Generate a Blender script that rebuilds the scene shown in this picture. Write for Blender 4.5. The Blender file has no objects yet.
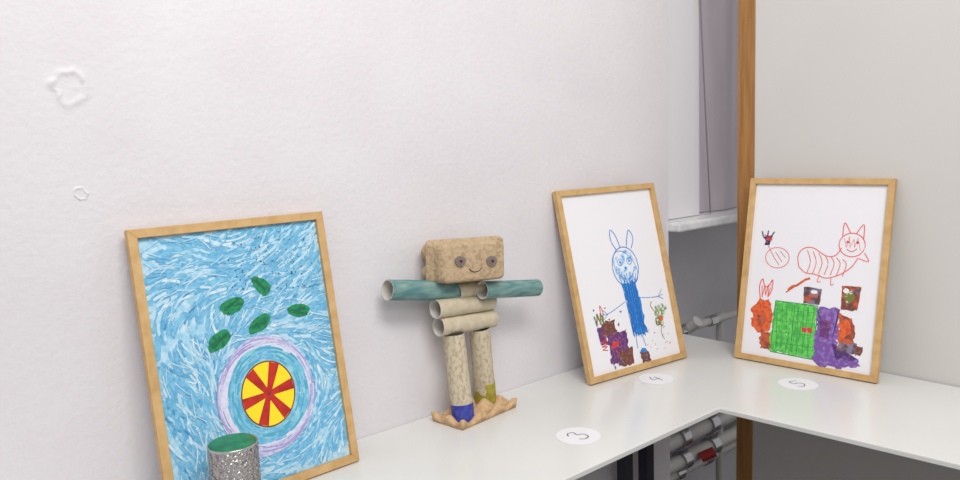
import bpy, bmesh, math, random
from mathutils import Vector, Matrix, noise
random.seed(7)
scene=bpy.context.scene
try: scene.view_settings.view_transform='Standard'
except Exception: pass
CZ=0.75            # counter top height
CAMZ=CZ+0.5316
def lin(c):
    return tuple(((v/255)/12.92 if v/255<=.04045 else ((v/255+.055)/1.055)**2.4) for v in c)+(1,)
# ---------------------------------------------------------------- materials
def mat(name,col,rough=.6,col2=None,scale=40,detail=4,lo=.4,hi=.6,bump=0,bscale=None,metal=0,stretch=None,spec=.5):
    m=bpy.data.materials.new(name); m.use_nodes=True; nt=m.node_tree; b=nt.nodes['Principled BSDF']
    b.inputs['Base Color'].default_value=lin(col); b.inputs['Roughness'].default_value=rough
    b.inputs['Metallic'].default_value=metal
    b.inputs['Specular IOR Level'].default_value=spec
    tc=nt.nodes.new('ShaderNodeTexCoord'); mp=nt.nodes.new('ShaderNodeMapping')
    nt.links.new(tc.outputs['Object'],mp.inputs[0])
    if stretch: mp.inputs['Scale'].default_value=stretch
    if col2:
        n=nt.nodes.new('ShaderNodeTexNoise'); n.inputs['Scale'].default_value=scale; n.inputs['Detail'].default_value=detail
        r=nt.nodes.new('ShaderNodeValToRGB'); r.color_ramp.elements[0].position=lo; r.color_ramp.elements[1].position=hi
        r.color_ramp.elements[0].color=lin(col); r.color_ramp.elements[1].color=lin(col2)
        nt.links.new(mp.outputs[0],n.inputs['Vector']); nt.links.new(n.outputs['Fac'],r.inputs[0]); nt.links.new(r.outputs[0],b.inputs['Base Color'])
    if bump:
        n2=nt.nodes.new('ShaderNodeTexNoise'); n2.inputs['Scale'].default_value=bscale or scale; n2.inputs['Detail'].default_value=6
        bp=nt.nodes.new('ShaderNodeBump'); bp.inputs['Strength'].default_value=bump; bp.inputs['Distance'].default_value=.004
        nt.links.new(mp.outputs[0],n2.inputs['Vector']); nt.links.new(n2.outputs['Fac'],bp.inputs['Height']); nt.links.new(bp.outputs[0],b.inputs['Normal'])
    return m
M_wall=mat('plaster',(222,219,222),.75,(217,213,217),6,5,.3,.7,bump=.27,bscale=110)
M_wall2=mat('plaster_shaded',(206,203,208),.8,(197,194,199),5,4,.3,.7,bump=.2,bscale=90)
M_patch=mat('plaster_patch',(219,215,218),.85,(196,191,195),70,5,.42,.62,bump=.6,bscale=90)
M_floor=mat('floor_lino',(70,66,64),.5,(58,54,52),9,4)
M_counter=mat('counter_laminate',(223,223,220),.22,(218,218,215),3,2,.3,.7)
M_panel=mat('panel_board',(208,205,201),.55,(204,201,197),3,3,.3,.7)
M_post=mat('pine_post',(168,120,64),.5,(144,98,48),9,6,.35,.65,stretch=(12,12,.8))
M_oak=mat('oak_frame',(208,172,118),.5,(192,153,98),14,6,.35,.65,stretch=(3,3,3))
M_sill=mat('sill_stone',(230,230,230),.4,(214,214,217),30,4)
M_pvc=mat('window_pvc',(228,225,227),.45)
M_blind=mat('blind_fabric',(204,196,202),.8,(190,181,189),3,3,stretch=(4,4,.5))
M_cord=mat('cord',(130,124,134),.6)
M_paper=mat('paper',(233,232,236),.7)
M_steel=mat('dark_steel',(38,42,54),.4)
M_chrome=mat('chrome',(190,190,192),.25,metal=.9)
M_pipe=mat('pipe_paint',(196,194,192),.45)
M_red=mat('red_plastic',(170,50,40),.5)
M_card=mat('cardboard_grey',(202,190,166),.85,(186,173,148),70,5,.38,.66,bump=.25,bscale=160)
M_cork=mat('cardboard_speckled',(200,188,164),.85,(174,157,130),180,5,.46,.64,bump=.3,bscale=150,stretch=(1,1,.6))
M_egg=mat('egg_carton_pulp',(192,168,136),.9,(166,140,108),150,6,.42,.68,bump=.45,bscale=200)
M_tray=mat('tray_pulp',(212,178,138),.9,(190,154,112),90,5,.4,.65,bump=.5,bscale=150)
M_teal=mat('teal_paint',(82,128,130),.65,(134,162,154),34,6,.40,.68,bump=.2,bscale=90,stretch=(.6,3,3))
M_tube_in=mat('tube_inside',(206,202,194),.9)
M_bluepaint=mat('blue_paint',(44,54,150),.5,(70,80,170),60,4)
M_olive=mat('olive_paint',(170,158,52),.55,(140,134,48),60,4)
M_ink=mat('black_ink',(34,30,34),.6)
M_inkl=mat('pen_ink',(76,72,78),.6)
M_button=mat('button_pink',(142,104,98),.5)
M_button2=mat('button_ring',(128,128,122),.4,metal=.3)
def foil():
    m=bpy.data.materials.new('foil'); m.use_nodes=True; nt=m.node_tree; b=nt.nodes['Principled BSDF']
    b.inputs['Base Color'].default_value=lin((180,176,176)); b.inputs['Metallic'].default_value=1; b.inputs['Roughness'].default_value=.27
    tc=nt.nodes.new('ShaderNodeTexCoord'); v=nt.nodes.new('ShaderNodeTexVoronoi'); v.inputs['Scale'].default_value=170
    n=nt.nodes.new('ShaderNodeTexNoise'); n.inputs['Scale'].default_value=60
    ad=nt.nodes.new('ShaderNodeMath'); bp=nt.nodes.new('ShaderNodeBump'); bp.inputs['Strength'].default_value=1; bp.inputs['Distance'].default_value=.0035
    nt.links.new(tc.outputs['Object'],v.inputs['Vector']); nt.links.new(tc.outputs['Object'],n.inputs['Vector'])
    nt.links.new(v.outputs['Distance'],ad.inputs[0]); nt.links.new(n.outputs['Fac'],ad.inputs[1]); nt.links.new(ad.outputs[0],bp.inputs['Height']); nt.links.new(bp.outputs[0],b.inputs['Normal'])
    return m
M_foil=foil()
M_green_lid=mat('green_paint',(28,134,88),.5,(20,110,72),50,4)
def cray(name,c,mix=None,lo=.46,hi=.62,scale=150):
    return mat(name,c,.55,mix or (236,236,240),scale,4,lo,hi)
# ---------------------------------------------------------------- mesh helpers
def empty(name,loc=(0,0,0),rot=None):
    e=bpy.data.objects.new(name,None); e.empty_display_size=.05; scene.collection.objects.link(e)
    if rot is not None: e.matrix_world=Matrix.Translation(loc)@rot
    else: e.location=loc
    return e
def mk(name,verts,faces,m,parent=None,smooth=False):
    me=bpy.data.meshes.new(name); me.from_pydata([tuple(v) for v in verts],[],faces); me.update()
    o=bpy.data.objects.new(name,me); scene.collection.objects.link(o)
    me.materials.append(m)
    if smooth:
        for p in me.polygons: p.use_smooth=True
    if parent: o.parent=parent
    return o
def box(name,lo,hi,m,parent=None,bevel=0):
    x0,y0,z0=lo;x1,y1,z1=hi
    v=[(x0,y0,z0),(x1,y0,z0),(x1,y1,z0),(x0,y1,z0),(x0,y0,z1),(x1,y0,z1),(x1,y1,z1),(x0,y1,z1)]
    f=[(0,3,2,1),(4,5,6,7),(0,1,5,4),(1,2,6,5),(2,3,7,6),(3,0,4,7)]
    o=mk(name,v,f,m,parent)
    if bevel:
        b=o.modifiers.new('b','BEVEL'); b.width=bevel; b.segments=3
    return o
def frame_axes(p0,p1):
    d=(Vector(p1)-Vector(p0)).normalized()
    a=Vector((0,0,1)) if abs(d.z)<.9 else Vector((1,0,0))
    s=d.cross(a).normalized(); t=s.cross(d).normalized()
    return d,s,t
def tube(name,p0,p1,r,m,parent=None,thick=None,n=40,seg=10,wob=0,min_=None):
    """open paper tube when thick is given, else closed rod"""
    p0=Vector(p0);p1=Vector(p1);d,s,t=frame_axes(p0,p1);V=[];F=[];mi=[]
    L=seg+1
    for i in range(L):
        c=p0.lerp(p1,i/seg)
        for k in range(n):
            a=2*math.pi*k/n
            rr=r*(1+wob*noise.noise(Vector((math.cos(a)*1.5,math.sin(a)*1.5,i*.5+r*1000+p0.x*50))))
            V.append(c+(s*math.cos(a)+t*math.sin(a))*rr)
    for i in range(seg):
        for k in range(n):
            F.append((i*n+k,i*n+(k+1)%n,(i+1)*n+(k+1)%n,(i+1)*n+k)); mi.append(0)
    if thick:
        base=len(V)
        for i in range(L):
            c=p0.lerp(p1,i/seg)
            for k in range(n):
                v=V[i*n+k]; V.append(v+(c-v).normalized()*thick)
        for i in range(seg):
            for k in range(n):
                F.append((base+i*n+k,base+(i+1)*n+k,base+(i+1)*n+(k+1)%n,base+i*n+(k+1)%n)); mi.append(1)
        for i in (0,seg):
            for k in range(n):
                F.append((i*n+k,base+i*n+k,base+i*n+(k+1)%n,i*n+(k+1)%n)); mi.append(1)
    else:
        F.append(tuple(range(n))); F.append(tuple(range(seg*n,seg*n+n))); mi+=[0,0]
    o=mk(name,V,F,m,parent,True)
    if thick:
        o.data.materials.append(min_ or M_tube_in)
        for p,i in zip(o.data.polygons,mi): p.material_index=i
    bm=bmesh.new(); bm.from_mesh(o.data); bmesh.ops.recalc_face_normals(bm,faces=bm.faces)
    for e in bm.edges:
        if len(e.link_faces)==2 and e.link_faces[0].normal.angle(e.link_faces[1].normal,0)>.9: e.smooth=False
    bm.to_mesh(o.data); bm.free()
    return o
class Flat:
    """collects flat painted shapes in a plane given by P(u,v,h)"""
    def __init__(s,P): s.P=P; s.d={}; s.h=.0004
    def _add(s,key,pts2,faces,h):
        V,F=s.d.setdefault(key,([],[])); b=len(V)
        V+= [s.P(u,v,h) for u,v in pts2]; F+=[tuple(b+i for i in f) for f in faces]
    def poly(s,key,pts,h=None):
        s.h+=2e-6; hh=h or s.h
        cx=sum(p[0] for p in pts)/len(pts); cy=sum(p[1] for p in pts)/len(pts)
        n=len(pts); s._add(key,list(pts)+[(cx,cy)],[(i,(i+1)%n,n) for i in range(n)],hh)
    def rough(s,key,pts,j=.003,step=.006):
        """polygon with ragged hand-painted edges"""
        Q=[]
        for a,b in zip(pts,pts[1:]+pts[:1]):
            L=math.hypot(b[0]-a[0],b[1]-a[1]); k=max(1,int(L/step))
            for i in range(k):
                t=i/k; Q.append((a[0]+(b[0]-a[0])*t+random.uniform(-j,j),a[1]+(b[1]-a[1])*t+random.uniform(-j,j)))
        s.poly(key,Q)
    def blob(s,key,cx,cy,rx,ry,rot=0,wob=.12,n=28):
        sd=random.random()*50; pts=[]
        for i in range(n):
            a=2*math.pi*i/n; k=1+wob*2*noise.noise(Vector((math.cos(a)*1.3,math.sin(a)*1.3,sd)))
            x=rx*k*math.cos(a);y=ry*k*math.sin(a)
            pts.append((cx+x*math.cos(rot)-y*math.sin(rot),cy+x*math.sin(rot)+y*math.cos(rot)))
        s.poly(key,pts)
    def line(s,key,pts,w,closed=False,taper=False):
        s.h+=1e-6
        P=list(pts); 
        if closed: P=P+[P[0]]
        Q=[]
        if len(P)>2:
            for i in range(len(P)-1):
                p0=P[i-1] if i>0 else (P[-2] if closed else P[0]); p1=P[i];p2=P[i+1]; p3=P[i+2] if i+2<len(P) else (P[1] if closed else P[-1])
                for k in range(6):
                    t=k/6; Q.append(tuple(.5*((2*p1[j])+(-p0[j]+p2[j])*t+(2*p0[j]-5*p1[j]+4*p2[j]-p3[j])*t*t+(-p0[j]+3*p1[j]-3*p2[j]+p3[j])*t**3) for j in (0,1)))
            Q.append(P[-1])
        else: Q=P
        V=[];F=[];N=len(Q)
        for i,q in enumerate(Q):
            a=Q[max(0,i-1)];b=Q[min(N-1,i+1)]
            dx,dy=b[0]-a[0],b[1]-a[1];l=math.hypot(dx,dy) or 1
            ww=w/2*(min(1,.45+1.8*math.sin(math.pi*(i+.5)/N)) if taper else 1)
            V+=[(q[0]-dy/l*ww,q[1]+dx/l*ww),(q[0]+dy/l*ww,q[1]-dx/l*ww)]
        for i in range(N-1): F.append((2*i,2*i+1,2*i+3,2*i+2))
        s._add(key,V,F,s.h)
    def scrib(s,key,x0,y0,x1,y1,w=.003,n=10,vert=True,j=.004):
        pts=[]
        for i in range(n+1):
            t=i/n; r=lambda: random.uniform(-j,j)
            if vert:
                x=x0+(x1-x0)*t; pts.append((x+r()*.4,(y0 if i%2 else y1)+r()))
            else:
                y=y0+(y1-y0)*t; pts.append(((x0 if i%2 else x1)+r(),y+r()*.4))
        for a,b in zip(pts[:-1],pts[1:]): s.line(key,[a,b],w)
    def build(s,parent,mats,prefix):
        for k,(V,F) in s.d.items(): mk(prefix+'_'+k,V,F,mats[k],parent)
# ---------------------------------------------------------------- room
WY=1.169; WE=1.642; PX=1.70
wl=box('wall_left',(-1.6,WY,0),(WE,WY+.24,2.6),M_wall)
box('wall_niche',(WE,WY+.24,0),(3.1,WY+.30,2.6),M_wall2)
box('floor',(-1.6,-1.6,-.05),(3.1,WY+.30,0),M_floor)
sill=box('windowsill',(WE-.0,WY-.035,CZ+.288),(3.0,WY+.235,CZ+.313),M_sill,bevel=.007)
win=empty('window_1')
yw=WY+.035
box('casement_sash',(WE+.001,yw,CZ+.314),(WE+.20,yw+.03,2.6),M_pvc,win,.003)
V=[];F=[];n=60
for i in range(n+1):
    x=WE+.19+i/n*1.0; y=yw+.030+.010*math.sin(i*.45)
    V+=[(x,y,CZ+.315),(x,y,2.6)]
for i in range(n): F.append((2*i,2*i+2,2*i+3,2*i+1))
mk('blind_curtain',V,F,M_blind,win,True)
tube('blind_cord',(WE+.115,yw-.012,2.5),(WE+.235,yw-.012,CZ+.316),.0020,M_cord,win,n=8)
pb=empty('partition_board')
box('board',(PX+.003,-.9,0.0),(PX+.02,.958,2.5),M_panel,pb)
box('post',(PX,.958,0.0),(PX+.035,1.003,2.5),M_post,pb,.002)
# ---------------------------------------------------------------- counter (L shape)
ct=empty('corner_counter')
XS,YS,XE=1.262,.781,1.40
def Lslab(name,z0,z1,m):
    P=[(-1.2,YS),(XS,YS),(XE,-.9),(PX-.001,-.9),(PX-.001,WY-.001),(-1.2,WY-.001)]
    n=len(P);V=[(x,y,z0) for x,y in P]+[(x,y,z1) for x,y in P]
    F=[tuple(range(n))[::-1],tuple(range(n,2*n))]+[(i,(i+1)%n,n+(i+1)%n,n+i) for i in range(n)]
    o=mk(name,V,F,m,ct); b=o.modifiers.new('b','BEVEL'); b.width=.0015; b.segments=2; return o
Lslab('top',CZ-.010,CZ,M_counter)
for i,(x,y) in enumerate([(1.385,1.12),(1.47,1.12),(1.46,-.7),(-1.0,.82),(-1.0,1.12),(1.66,-.7)]):
    box('leg_%d'%i,(x-.014,y-.014,0),(x+.014,y+.014,CZ-.0102),M_steel,ct)
# ---------------------------------------------------------------- heating pipes
hp=empty('heating_pipes')
for i,(z,y,r) in enumerate([(.705,1.29,.013),(.43,1.29,.026),(.36,1.30,.026),(.29,1.29,.022),(.24,1.31,.016)]):
    tube('pipe_%d'%i,(WE+.02,y,z),(2.9,y,z),r,M_pipe,hp,n=20)
    for k,x in enumerate((1.86,2.02,2.25)):
        tube('fitting_%d_%d'%(i,k),(x,y,z),(x+.035,y,z),r*1.35,M_chrome,hp,n=20,seg=2)
for z,y in ((.43,1.26),(.29,1.26)):
    tube('valve_%d'%int(z*100),(1.93,y,z),(1.96,y-.03,z+.02),.016,M_red,hp,n=16,seg=2)
tube('valve_top',(1.90,1.285,.705),(1.90,1.25,.735),.017,M_pipe,hp,n=16,seg=2)
tube('riser',(2.10,1.30,.0),(2.10,1.30,.72),.012,M_pipe,hp,n=16)
# ---------------------------------------------------------------- wall blemishes
def patch(name,x,z,r,amp):
    V=[];F=[];n=48;R=14
    sd=random.random()*30
    for j in range(R+1):
        for i in range(n):
            a=2*math.pi*i/n; k=j/R; rr=r*k*(1+.4*noise.noise(Vector((math.cos(a)*1.6,math.sin(a)*1.6,sd))))
            xx=x+rr*math.cos(a);zz=z+rr*math.sin(a)*1.0
            ridge=math.exp(-((k-.62)/.12)**2)*(.4+1.2*abs(noise.noise(Vector((math.cos(a)*2,math.sin(a)*2,sd+4)))))
            h=amp*(.12*(1-k**4)+ridge+.25*abs(noise.noise(Vector((xx*120,zz*120,3))))*(1-k))
            if j==R: h=0
            V.append((xx,WY+.0001-h,zz))
    for j in range(R):
        for i in range(n): F.append((j*n+i,j*n+(i+1)%n,(j+1)*n+(i+1)%n,(j+1)*n+i))
    return mk(name,V,F,M_wall,None,True)
patch('plaster_blemish',.247,1.388,.034,.0034)
patch('plaster_blemish.001',.245,1.238,.013,.002)
# ---------------------------------------------------------------- picture frames
FW,FH,FB,FD=.32,.4366,.0135,.014
def picture(name,cx,cy,yaw,tilt):
    rot=Matrix.Rotation(yaw,4,'Z')@Matrix.Rotation(-tilt,4,'X')
    off=Matrix.Rotation(yaw,3,'Z')@Vector((-FW/2,0,0))
    e=empty(name,(cx+off.x,cy+off.y,CZ+FD*math.sin(tilt)+.0002),rot)
    outer=[(0,0),(FW,0),(FW,FH),(0,FH)]; inn=[(FB,FB),(FW-FB,FB),(FW-FB,FH-FB),(FB,FH-FB)]
    for i in range(4):
        j=(i+1)%4; a,b,c,d=outer[i],outer[j],inn[j],inn[i]
        V=[(p[0],y,p[1]) for y in (0,FD) for p in (a,b,c,d)]
        F=[(0,1,2,3),(7,6,5,4),(0,4,5,1),(1,5,6,2),(2,6,7,3),(3,7,4,0)]
        o=mk('rail_%d'%(i+1),V,F,M_oak,e); bv=o.modifiers.new('b','BEVEL'); bv.width=.0007; bv.segments=2
    box('backing',(FB-.002,.008,FB-.002),(FW-FB+.002,.0135,FH-FB+.002),M_paper,e)
    return e
def plane(u,v,h): return (u,.008-h,v)
# --- painting 1 : blue crayon
p1=picture('framed_painting',.4565,1.074,.026,.167)
B=Flat(plane)
B.poly('base',[(FB,FB),(FW-FB,FB),(FW-FB,FH-FB),(FB,FH-FB)])
C=(.178,.152)
def fld(u,v):
    dx,dy=u-C[0],(v-C[1])
    r=math.hypot(dx,dy); tang=math.atan2(dx,-dy)+math.pi
    base=noise.noise(Vector((u*5,v*5,4)))*1.7+ .45+.9*max(0,min(1,(.15-u)/.09))*max(0,min(1,(.40-v)/.15))
    k=max(0,min(1,(.135-r)/.05))
    x=math.cos(2*tang)*k+math.cos(2*base)*(1-k); y=math.sin(2*tang)*k+math.sin(2*base)*(1-k)
    return .5*math.atan2(y,x)
def paintstrokes(N,keys,wts,wlo,whi,llo,lhi,jit):
    for i in range(N):
        u=random.uniform(FB,FW-FB); v=random.uniform(FB,FH-FB); L=random.uniform(llo,lhi); pts=[]
        if math.hypot(u-C[0],(v-C[1])*.95)<.078: continue
        base0=fld(u,v); off=random.gauss(0,jit); cur=random.uniform(-.35,.35); ang_=base0+off
        for s_ in range(7):
            uu=min(max(u,FB+.0005),FW-FB-.0005); vv=min(max(v,FB+.0005),FH-FB-.0005)
            pts.append((uu,vv)); 
            if uu!=u or vv!=v: break
            t=fld(u,v)+off+cur*s_/6
            d=(t-ang_+math.pi/2)%math.pi-math.pi/2; ang_+=d
            u+=math.cos(ang_)*L/6; v+=math.sin(ang_)*L/6
            if math.hypot(u-C[0],(v-C[1])*.95)<.076: break
        if len(pts)<3: continue
        B.line(random.choices(keys,wts)[0],pts,random.uniform(wlo,whi),taper=True)
paintstrokes(900,['b1','b2','b6'],[4,5,3],.005,.010,.03,.07,.25)
paintstrokes(1000,['b1','b2','b5','b6','b3'],[5,5,1.6,4,.5],.0024,.0048,.015,.05,.28)
paintstrokes(330,['b5','b6','b2'],[3,3,2],.0010,.0022,.012,.04,.45)
for i in range(90):
    u=random.uniform(.14,.29); v=random.uniform(.31,.41); B.blob('ink',u,v,.0010,.0010,n=8)
for (u,v,rx,ry,r) in [(.140,.302,.019,.0125,.25),(.192,.326,.019,.011,-.9),(.252,.275,.020,.011,-.15),(.181,.266,.021,.011,.5),(.112,.252,.022,.0125,.55)]:
    B.blob('leaf',u,v,rx,ry,r,.12)
    for k in range(5): 
        B.line('leafd',[(u-rx*.6*math.cos(r)+random.uniform(-.004,.004),v-rx*.6*math.sin(r)+random.uniform(-.004,.004)),(u+rx*.6*math.cos(r),v+rx*.6*math.sin(r)+random.uniform(-.006,.006))],.0014)
cx,cy=.176,.152
B.blob('lav',cx,cy,.083,.093,0,.05,48)
B.blob('pinkw',cx+.001,cy,.076,.085,0,.05,48)
B.blob('cyan',cx+.003,cy,.069,.079,0,.06,48)
for i in range(150):
    a=random.uniform(0,6.28); L=random.uniform(.2,.5); rr=random.uniform(.049,.068)
    B.line(random.choice(['b1','b2','cyan2','cyan2','b2']),[(cx+.003+rr*math.cos(a+L*k/5),cy+rr*1.12*math.sin(a+L*k/5)) for k in range(6)],.003,taper=True)
for i in range(110):
    a=random.uniform(0,6.28); L=random.uniform(.2,.5); rr=random.uniform(.074,.083)
    B.line(random.choice(['lav2','lav','pinkw']),[(cx+rr*math.cos(a+L*k/5),cy+rr*1.10*math.sin(a+L*k/5)) for k in range(6)],.002,taper=True)
yx,yy=.178,.152; RX,RY=.045,.052
B.blob('yel',yx,yy,RX,RY,0,.02,48)
for k in range(6):
    a=math.radians(8+60*k); d=(math.cos(a),math.sin(a)); w1=.0038; w2=.0090
    B.poly('redp',[(yx-d[1]*w1,yy+d[0]*w1),(yx+d[1]*w1,yy-d[0]*w1),(yx+d[0]*RX*.97+d[1]*w2,yy+d[1]*RY*.97-d[0]*w2),(yx+d[0]*RX*.97-d[1]*w2,yy+d[1]*RY*.97+d[0]*w2)])
B.blob('redp',yx,yy,.0095,.0095); B.blob('redd',yx,yy,.0032,.0032)
B.line('redd',[(yx+RX*math.cos(a*.26),yy+RY*math.sin(a*.26)) for a in range(24)],.0022,closed=True)
MB=dict(base=mat('pt_base',(140,198,228),.5,(196,224,238),60,4),b1=mat('pt_b1',(92,168,212),.5,(134,196,225),110,4),b2=mat('pt_b2',(128,192,222),.5,(100,174,214),110,4),b3=mat('pt_b3',(64,138,190),.5,(110,178,214),110,4),
 b5=mat('pt_b5',(214,231,241),.5,(170,212,232),110,4),b6=mat('pt_b6',(150,203,228),.5,(190,221,236),110,4),ink=M_ink,leaf=cray('pt_leaf',(20,140,84),(14,104,70)),leafd=mat('pt_leafd',(10,96,66),.5),
 lav=cray('pt_lav',(176,174,216),(204,206,232),.4,.6),lav2=mat('pt_lav2',(160,152,204),.5),pinkw=cray('pt_pinkw',(222,216,234),(190,208,234)),cyan=cray('pt_cyan',(96,182,208),(150,208,222),.4,.6,60),
 cyan2=mat('pt_cyan2',(80,166,194),.5),yel=mat('pt_yel',(248,222,30),.45),redp=mat('pt_red',(196,42,30),.45,(170,30,26),80,3),redd=mat('pt_redd',(140,44,28),.5))
B.build(p1,MB,'paint')
# --- painting 2 : blue rabbit figure
p2=picture('framed_painting.001',1.349,1.037,-.09507,.236)
B=Flat(plane); L=B.line
B.blob('bluel',.178,.240,.036,.040,0,.1)
L('blue',[(.178+.042*math.cos(a*.4),.243+.047*math.sin(a*.4)) for a in range(16)],.0024,closed=True)
L('blue',[(.178+.036*math.cos(a*.42+.4),.241+.041*math.sin(a*.42)) for a in range(15)],.0016,closed=True)
L('blue',[(.158,.285),(.146,.310),(.150,.334),(.164,.318),(.172,.290)],.0024)
L('blue',[(.192,.286),(.199,.308),(.210,.328),(.220,.308),(.208,.284)],.0024)
for ex in (.163,.193):
    L('bluef',[(ex+.008*math.cos(a*.7),.255+.008*math.sin(a*.7)) for a in range(9)],.0018,closed=True); B.blob('bluef',ex,.255,.003,.003)
B.blob('bluef',.178,.240,.004,.003)
L('bluef',[(.155,.228),(.165,.217),(.180,.213),(.195,.220),(.202,.232)],.002)
B.scrib('blue',.150,.205,.206,.228,.0016,12)
B.rough('bluef',[(.156,.207),(.202,.202),(.210,.078),(.166,.082)],.004)
for j in range(2): B.scrib('blued',.158+.004*j,.076,.202-.002*j,.207,.0016,11)
L('blue',[(.204,.165),(.24,.160),(.272,.158)],.0016); 
for k in range(3): L('blue',[(.268,.158),(.284,.150+.012*k)],.0014)
L('blue',[(.156,.162),(.12,.150),(.092,.142)],.0016)
for k in range(3): L('blue',[(.094,.142),(.080,.132+.011*k)],.0014)
L('blue',[(.170,.08),(.168,.05)],.002); L('blue',[(.190,.08),(.196,.05)],.002)
B.rough('purp',[(.078,.098),(.140,.100),(.142,.034),(.080,.028)],.004); B.rough('purp',[(.054,.118),(.078,.116),(.076,.074),(.056,.078)],.003)
B.rough('brown',[(.104,.054),(.152,.056),(.150,.018),(.100,.020)],.003); B.rough('brown',[(.066,.128),(.110,.124),(.112,.098),(.072,.094)],.004)
B.rough('red',[(.092,.078),(.112,.080),(.110,.066),(.092,.064)],.002)
B.scrib('olive',.052,.122,.080,.148,.004,6); B.scrib('red',.060,.062,.078,.086,.002,6,False)
for i in range(22): B.blob(random.choice(['red','purp','brown','bluef']),random.uniform(.035,.14),random.uniform(.02,.16),random.uniform(.0015,.004),random.uniform(.0015,.004))
L('red',[(.072,.135),(.074,.165),(.082,.142)],.002)
B.blob('olivel',.258,.118,.016,.022,.3,.4); B.blob('olivel',.276,.128,.011,.013,0,.4); B.blob('olive',.250,.100,.008,.012,0,.3); B.blob('oran',.262,.105,.007,.008,0,.3)
L('olive',[(.262,.1),(.256,.07),(.262,.055)],.002); L('olive',[(.25,.12),(.236,.14),(.242,.15)],.002)
B.rough('brown',[(.172,.040),(.200,.038),(.204,.014),(.176,.014)],.002); B.blob('bluef',.186,.042,.010,.005,0,.3); B.blob('grey',.190,.026,.007,.007,0,.3)
for i in range(18): B.blob('red',random.uniform(.2,.28),random.uniform(.03,.09),.0014,.0014,n=8)
MC=dict(blue=cray('cr_blue',(56,128,206),None,.56,.7),bluel=cray('cr_bluel',(120,180,228),(226,232,240),.38,.52,90),bluef=cray('cr_bluef',(26,122,204),(60,150,216),.5,.6),blued=mat('cr_blued',(16,100,184),.5),purp=cray('cr_purple',(98,50,112),(140,86,130),.5,.66),
 brown=cray('cr_brown',(110,62,54),(150,100,84),.5,.66),olive=cray('cr_olive',(110,120,50),None,.55,.7),olivel=cray('cr_olivel',(130,152,92),None,.48,.62),red=cray('cr_red',(206,60,56),None,.6,.75),
 oran=cray('cr_orange',(226,104,48),(200,74,44),.46,.6),green=cray('cr_green',(104,208,90),(72,178,74),.42,.6,90),greend=cray('cr_greend',(44,146,60),None,.6,.75),pink=cray('cr_pink',(230,104,98),None,.6,.8),
 viol=cray('cr_violet',(118,80,160),(150,116,184),.48,.62,110),rust=cray('cr_rust',(196,92,54),(130,64,52),.42,.6,90),navy=cray('cr_navy',(48,40,92),None,.6,.75),grey=cray('cr_grey',(132,124,150),(92,64,64),.4,.6,90))
B.build(p2,MC,'crayon')
# --- painting 3
p3=picture('framed_painting.002',1.594,.781,-1.499,.190)
B=Flat(plane); L=B.line
B.rough('navy',[(.042,.298),(.062,.300),(.058,.278),(.048,.276)],.003); B.scrib('red',.046,.286,.062,.300,.002,5,False); L('navy',[(.042,.296),(.038,.31)],.003); L('navy',[(.06,.296),(.068,.310)],.003);L('navy',[(.052,.296),(.053,.312)],.003)
L('pink',[(.056,.276),(.064,.262),(.072,.25)],.0018)
L('pink',[(.080+.028*math.cos(a*.45),.249+.024*math.sin(a*.45)) for a in range(14)],.0018,closed=True)
L('red',[(.075,.262),(.092,.240)],.0014);L('red',[(.07,.252),(.086,.232)],.0014);L('red',[(.085,.266),(.1,.25)],.0012)
L('pink',[(.132,.232),(.128,.256),(.138,.274),(.160,.278),(.190,.262),(.210,.264),(.222,.282)],.0022)
L('pink',[(.132,.232),(.148,.220),(.170,.218),(.195,.212),(.222,.222),(.245,.240),(.258,.262)],.0022)
for k in range(7):
    x=.148+.013*k; L('pink',[(x,.272-.0025*k),(x+.009,.246),(x+.003,.219)],.0018)
L('pink',[(.180,.218),(.176,.202),(.184,.203)],.0018);L('pink',[(.205,.215),(.206,.198),(.212,.200)],.0018)
L('pink',[(.243+.027*math.cos(a*.45),.290+.026*math.sin(a*.45)) for a in range(14)],.0022,closed=True)
L('pink',[(.222,.308),(.224,.338),(.238,.316)],.0022);L('pink',[(.250,.315),(.264,.336),(.266,.304)],.0022)
for ex in (.234,.254): B.blob('red',ex,.296,.003,.003)
L('red',[(.233,.280),(.243,.275),(.254,.282)],.0016)
L('pink',[(.258,.262),(.280,.256),(.270,.274)],.002)
B.scrib('pink',.226,.282,.260,.306,.0010,7)
L('oran',[(.112,.176),(.122,.186),(.130,.188),(.140,.196),(.150,.204),(.160,.208)],.005); L('rust',[(.108,.170),(.120,.180),(.134,.192)],.0025)
B.rough('grey',[(.148,.188),(.188,.186),(.186,.150),(.150,.150)],.001); B.blob('rust',.160,.163,.009,.009); B.blob('oran',.176,.172,.004,.006); B.blob('paper',.172,.178,.008,.004)
B.rough('rust',[(.230,.198),(.270,.200),(.266,.148),(.232,.146)],.001); B.blob('olive',.248,.176,.009,.016,0,.3); B.blob('brown',.250,.154,.014,.007,0,.3); B.blob('paper',.240,.188,.006,.006); B.blob('grey',.262,.188,.006,.008)
L('pink',[(.048,.150),(.044,.178),(.050,.196),(.056,.180),(.066,.180),(.074,.196),(.074,.172),(.066,.154)],.0026); B.scrib('pink',.05,.155,.07,.18,.002,6)
B.rough('oran',[(.044,.148),(.074,.146),(.082,.122),(.080,.074),(.050,.066),(.034,.084),(.030,.122)],.004)
B.rough('rust',[(.056,.074),(.084,.072),(.086,.030),(.058,.032)],.004); B.blob('rust',.058,.1,.014,.012,0,.4)
B.rough('green',[(.086,.148),(.180,.146),(.184,.026),(.080,.030)],.003)
for j in range(2): B.scrib('greend',.090,.034,.176,.142,.0008,14)
for a_,b_ in (((.084,.028),(.086,.148)),((.086,.148),(.182,.147)),((.182,.147),(.184,.026)),((.084,.028),(.184,.026))): L('greend',[a_,b_],.0022)
L('greend',[(.130,.035),(.132,.145)],.002)
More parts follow.
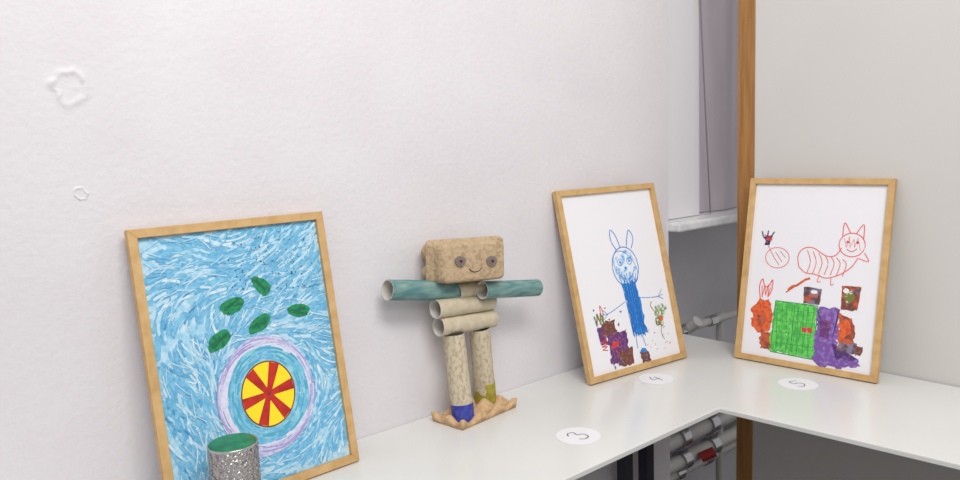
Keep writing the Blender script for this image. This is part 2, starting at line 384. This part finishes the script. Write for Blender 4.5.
for k in range(4): L('greend',[(.084,.050+.026*k),(.180,.053+.026*k)],.0012)
B.rough('red',[(.152,.094),(.174,.096),(.176,.084),(.152,.084)],.001)
B.rough('viol',[(.184,.148),(.228,.146),(.232,.034),(.276,.040),(.284,.026),(.200,.012),(.182,.026)],.004)
B.rough('purp',[(.190,.118),(.214,.116),(.212,.075),(.192,.078)],.003)
B.rough('rust',[(.230,.136),(.252,.132),(.266,.11),(.262,.066),(.232,.060)],.004); B.blob('oran',.246,.104,.013,.016,0,.4)
B.rough('grey',[(.236,.074),(.272,.076),(.274,.054),(.238,.052)],.003); B.rough('brown',[(.270,.074),(.284,.07),(.282,.052),(.270,.052)],.002)
for i in range(14): B.blob('viol',random.uniform(.17,.28),random.uniform(.02,.06),.0016,.0012,n=8)
MC['paper']=M_paper
B.build(p3,MC,'crayon')
# ---------------------------------------------------------------- paper number tags
def tag(name,x,y,r,segs,rot):
    e=empty(name,(x,y,CZ),Matrix.Rotation(rot,4,'Z'))
    V=[];n=56
    for z in (.0002,.0007):
        for i in range(n): V.append((r*math.cos(2*math.pi*i/n),r*math.sin(2*math.pi*i/n),z))
    F=[tuple(range(n))[::-1],tuple(range(n,2*n))]+[(i,(i+1)%n,n+(i+1)%n,n+i) for i in range(n)]
    mk('disc',V,F,M_paper,e)
    T=Flat(lambda u,v,h:(u,v,.0006+h)); T.h=.0003
    for s_ in segs: T.line('ink',[(a*r*.9,b*r*.9) for a,b in s_],r*.055)
    T.build(e,{'ink':M_inkl},'digit')
view=-.70
tag('number_tag',.962,.885,.041,[[(-.35,.35),(-.1,.55),(.2,.4),(.05,.1),(.3,-.1),(.2,-.45),(-.15,-.5),(-.35,-.25)]],view+.9)
tag('number_tag.001',1.327,.981,.039,[[(-.1,.5),(-.3,-.05),(.3,-.05)],[(.15,.35),(.12,-.5)]],view+.5)
tag('number_tag.002',1.501,.740,.040,[[(.3,.5),(-.2,.5),(-.25,.1),(.15,.1),(.25,-.25),(-.05,-.5),(-.3,-.35)]],view+.3)
# ---------------------------------------------------------------- foil-wrapped can
cn=empty('foil_wrapped_can',(.380,1.028,CZ))
R=.0350;HC=.119;n=72;V=[];F=[];rows=40
for j in range(rows+1):
    z=.001+(HC-.001)*j/rows
    for i in range(n):
        a=2*math.pi*i/n; rr=R+.0008*noise.noise(Vector((a*7,z*260,0)))+.0005*math.sin(a*26+ (j%2)*3.14)
        V.append((rr*math.cos(a),rr*math.sin(a),z))
for j in range(rows):
    for i in range(n): F.append((j*n+i,j*n+(i+1)%n,(j+1)*n+(i+1)%n,(j+1)*n+i))
F.append(tuple(range(n))[::-1])
mk('foil_wrap',V,F,M_foil,cn,True)
V=[(0,0,HC+.0030)];F=[]
lp=[(.3,.0030),(.6,.0029),(.85,.0027),(.93,.0022),(.97,.001),(.97,-.002)]
for k_,z_ in lp:
    for i in range(n): V.append((k_*(R-.0008)*math.cos(2*math.pi*i/n),k_*(R-.0008)*math.sin(2*math.pi*i/n),HC+z_))
for i in range(n): F.append((0,1+i,1+(i+1)%n))
for j in range(len(lp)-1):
    for i in range(n): F.append((1+j*n+i,1+(j+1)*n+i,1+(j+1)*n+(i+1)%n,1+j*n+(i+1)%n))
mk('green_lid',V,F,M_green_lid,cn,True)
V=[];F=[];prof=[(R+.0003,HC-.002),(R+.0008,HC),(R,HC+.0012),(R-.0016,HC+.0008),(R-.002,HC-.001)]
for r_,z in prof:
    for i in range(n): V.append((r_*math.cos(2*math.pi*i/n),r_*math.sin(2*math.pi*i/n),z))
for j in range(len(prof)-1):
    for i in range(n): F.append((j*n+i,j*n+(i+1)%n,(j+1)*n+(i+1)%n,(j+1)*n+i))
mk('rim',V,F,M_chrome,cn,True)
# ---------------------------------------------------------------- cardboard robot
rb=empty('cardboard_robot')
V=[];F=[];nx,ny=72,30; TX0,TX1,TY0,TY1=.824,.984,1.068,1.150
ang=math.radians(7)
def tw(x,y): return (x*math.cos(ang)-y*math.sin(ang)+.903, x*math.sin(ang)+y*math.cos(ang)+1.108)
for j in range(ny+1):
    for i in range(nx+1):
        s_=i/nx;t_=j/ny; x=(s_-.5)*(TX1-TX0); y=(t_-.5)*(TY1-TY0)
        cup=.5-.5*math.cos(2*math.pi*s_*3); cupy=.5-.5*math.cos(2*math.pi*t_*2)
        z=.0035+.017*(1-cup)*(1-cupy)+.004*(1-cup*cupy)
        d=min(s_,1-s_,t_,1-t_)
        if d<=.06:
            k=(.06-d)/.06; x*=1+.015*k; y*=1+.03*k
            z=z*(1-k)+k*(.011+.005*math.cos(2*math.pi*s_*3)*(1 if min(t_,1-t_)<.07 else 0)+.003*math.cos(2*math.pi*t_*2)*(1 if min(s_,1-s_)<.07 else 0))
        X,Y=tw(x,y); V.append((X,Y,CZ+z))
for j in range(ny):
    for i in range(nx): a=j*(nx+1)+i; F.append((a,a+1,a+nx+2,a+nx+1))
ring=[i for i in range(nx+1)]+[j*(nx+1)+nx for j in range(1,ny+1)]+[ny*(nx+1)+i for i in range(nx-1,-1,-1)]+[j*(nx+1) for j in range(ny-1,0,-1)]
b0=len(V)
for q in ring:
    X,Y,Z=V[q]; V.append((.903+(X-.903)*.965,1.108+(Y-1.108)*.94,CZ+.0004))
for i in range(len(ring)): k=(i+1)%len(ring); F.append((ring[i],b0+i,b0+k,ring[k]))
o=mk('egg_tray',V,F,M_tray,rb,True); sm=o.modifiers.new('s','SOLIDIFY'); sm.thickness=.0014; sm.offset=0
LL=(.860,1.093);RL=(.948,1.128)
tube('leg_l',(LL[0],LL[1],CZ+.005),(.862,1.115,.921),.0215,M_cork,rb,.0014,wob=.04)
tube('leg_l_paint',(LL[0],LL[1],CZ+.005),(LL[0]+.0003,LL[1]+.003,CZ+.038),.0221,M_bluepaint,rb,.0010,seg=3,wob=.04)
tube('leg_r',(RL[0],RL[1],CZ+.012),(.936,1.124,.918),.0215,M_cork,rb,.0014,wob=.04)
tube('leg_r_paint',(RL[0],RL[1],CZ+.012),(RL[0]-.002,RL[1]-.001,CZ+.054),.0221,M_olive,rb,.0010,seg=3,wob=.04)
tube('torso_lower',(.828,1.117,.942),(.970,1.121,.933),.0185,M_card,rb,.0014,wob=.05)
tube('torso_upper',(.822,1.117,.978),(.966,1.121,.970),.0185,M_card,rb,.0014,wob=.05)
tube('neck',(.878,1.120,1.003),(.940,1.120,1.003),.0160,M_card,rb,.0014,wob=.04)
tube('arm_l',(.722,1.125,1.030),(.882,1.128,1.003),.0195,M_teal,rb,.0014,wob=.04)
tube('arm_r',(.920,1.092,1.003),(1.077,1.098,.983),.0175,M_teal,rb,.0014,wob=.04)
# head : closed egg carton
hd=bpy.data.objects.new('head',None); scene.collection.objects.link(hd); hd.parent=rb
hd.location=(.893,1.106,1.0650); hd.rotation_euler=(math.radians(-2),math.radians(1.5),math.radians(-14)); hd.scale=(1.09,1.0,.93)
def rrect(w,h,r,y,n=8):
    P=[]
    for (sx,sz,a0) in ((1,1,0),(-1,1,90),(-1,-1,180),(1,-1,270)):
        for k in range(n+1):
            a=math.radians(a0+90*k/n); P.append((sx*(w/2-r)+r*math.cos(a),y,sz*(h/2-r)+r*math.sin(a)))
    return P
rings=[(.110,.066,.008,-.0370),(.118,.074,.010,-.0362),(.122,.078,.011,-.0335),(.128,.082,.012,-.012),(.132,.084,.012,-.003),(.152,.092,.010,-.0015),(.153,.093,.010,.002),(.140,.086,.012,.0040),(.128,.072,.018,.018),(.110,.060,.02,.028),(.09,.045,.02,.031)]
V=[];F=[];
for (w,h,r,y) in rings: V+=rrect(w,h,r,y)
m_=36
for j in range(len(rings)-1):
    for i in range(m_): F.append((j*m_+i,j*m_+(i+1)%m_,(j+1)*m_+(i+1)%m_,(j+1)*m_+i))
F.append(tuple(range(m_))[::-1]); F.append(tuple(range((len(rings)-1)*m_,len(rings)*m_)))
V=[(x+.0012*noise.noise(Vector((x*60,y*60,z*60))),y+.0008*noise.noise(Vector((x*40,z*40,5))),z+.0012*noise.noise(Vector((z*60,x*60,9)))) for x,y,z in V]
mk('carton_shell',V,F,M_egg,hd,True)
bm=bmesh.new()
for i in range(3):
    for j in range(2):
        bmesh.ops.create_uvsphere(bm,u_segments=24,v_segments=16,radius=.0235,matrix=Matrix.Translation(((i-1)*.054,.0165,(j-.5)*.043))@Matrix.Diagonal((1,1.0,.9,1)))
me=bpy.data.meshes.new('egg_cups'); bm.to_mesh(me); bm.free(); o=bpy.data.objects.new('egg_cups',me); scene.collection.objects.link(o); me.materials.append(M_egg); o.parent=hd
for p in me.polygons: p.use_smooth=True
fy=-.0375
for i,(ex,ez) in enumerate([(-.027,.004),(.034,-.001)]):
    tube('eye_ring_%d'%i,(ex,fy+.001,ez),(ex,fy-.004,ez),.0100,M_button2,hd,n=28,seg=2)
    tube('eye_%d'%i,(ex,fy-.003,ez),(ex,fy-.0050,ez),.0060,M_button,hd,n=28,seg=2)
    tube('pupil_%d'%i,(ex,fy-.005,ez),(ex,fy-.0058,ez),.0026,M_ink,hd,n=16,seg=1)
T=Flat(lambda u,v,h:(u,fy+.0002-h,v)); T.line('ink',[(-.010,-.013),(-.005,-.019),(.003,-.021),(.011,-.018),(.015,-.012)],.0013)
T.build(hd,{'ink':M_ink},'smile')
# ---------------------------------------------------------------- light
w=bpy.data.worlds.new('w'); scene.world=w; w.use_nodes=True
w.node_tree.nodes['Background'].inputs[0].default_value=(1,.985,1,1); w.node_tree.nodes['Background'].inputs[1].default_value=.50
def area(name,loc,target,size,power,col=(1,1,1)):
    l=bpy.data.lights.new(name,'AREA'); l.shape='RECTANGLE'; l.size=size[0]; l.size_y=size[1]; l.energy=power; l.color=col
    o=bpy.data.objects.new(name,l); scene.collection.objects.link(o); o.location=loc
    o.rotation_euler=(Vector(target)-Vector(loc)).to_track_quat('-Z','Y').to_euler(); return o
area('ceiling_light',(.35,-.2,2.55),(1.0,1.0,.9),(1.2,.5),28.5,(1,.985,.965))
area('ceiling_light.001',(-.6,-1.4,2.5),(.8,.8,.9),(1.2,.6),12,(1,.995,.99))
# ---------------------------------------------------------------- camera
yaw,pitch,roll=.8708,.1248,-.03949
Fv=Vector((math.cos(yaw)*math.cos(pitch),math.sin(yaw)*math.cos(pitch),-math.sin(pitch)))
Rv=Vector((math.sin(yaw),-math.cos(yaw),0)); Uv=Rv.cross(Fv)
R2=Rv*math.cos(roll)+Uv*math.sin(roll); U2=-Rv*math.sin(roll)+Uv*math.cos(roll)
cd=bpy.data.cameras.new('camera'); cd.sensor_width=36; cd.lens=738/960*36; cd.clip_start=.02
co=bpy.data.objects.new('camera',cd); scene.collection.objects.link(co)
co.matrix_world=Matrix(((R2.x,U2.x,-Fv.x,0),(R2.y,U2.y,-Fv.y,0),(R2.z,U2.z,-Fv.z,CAMZ),(0,0,0,1)))
scene.camera=co
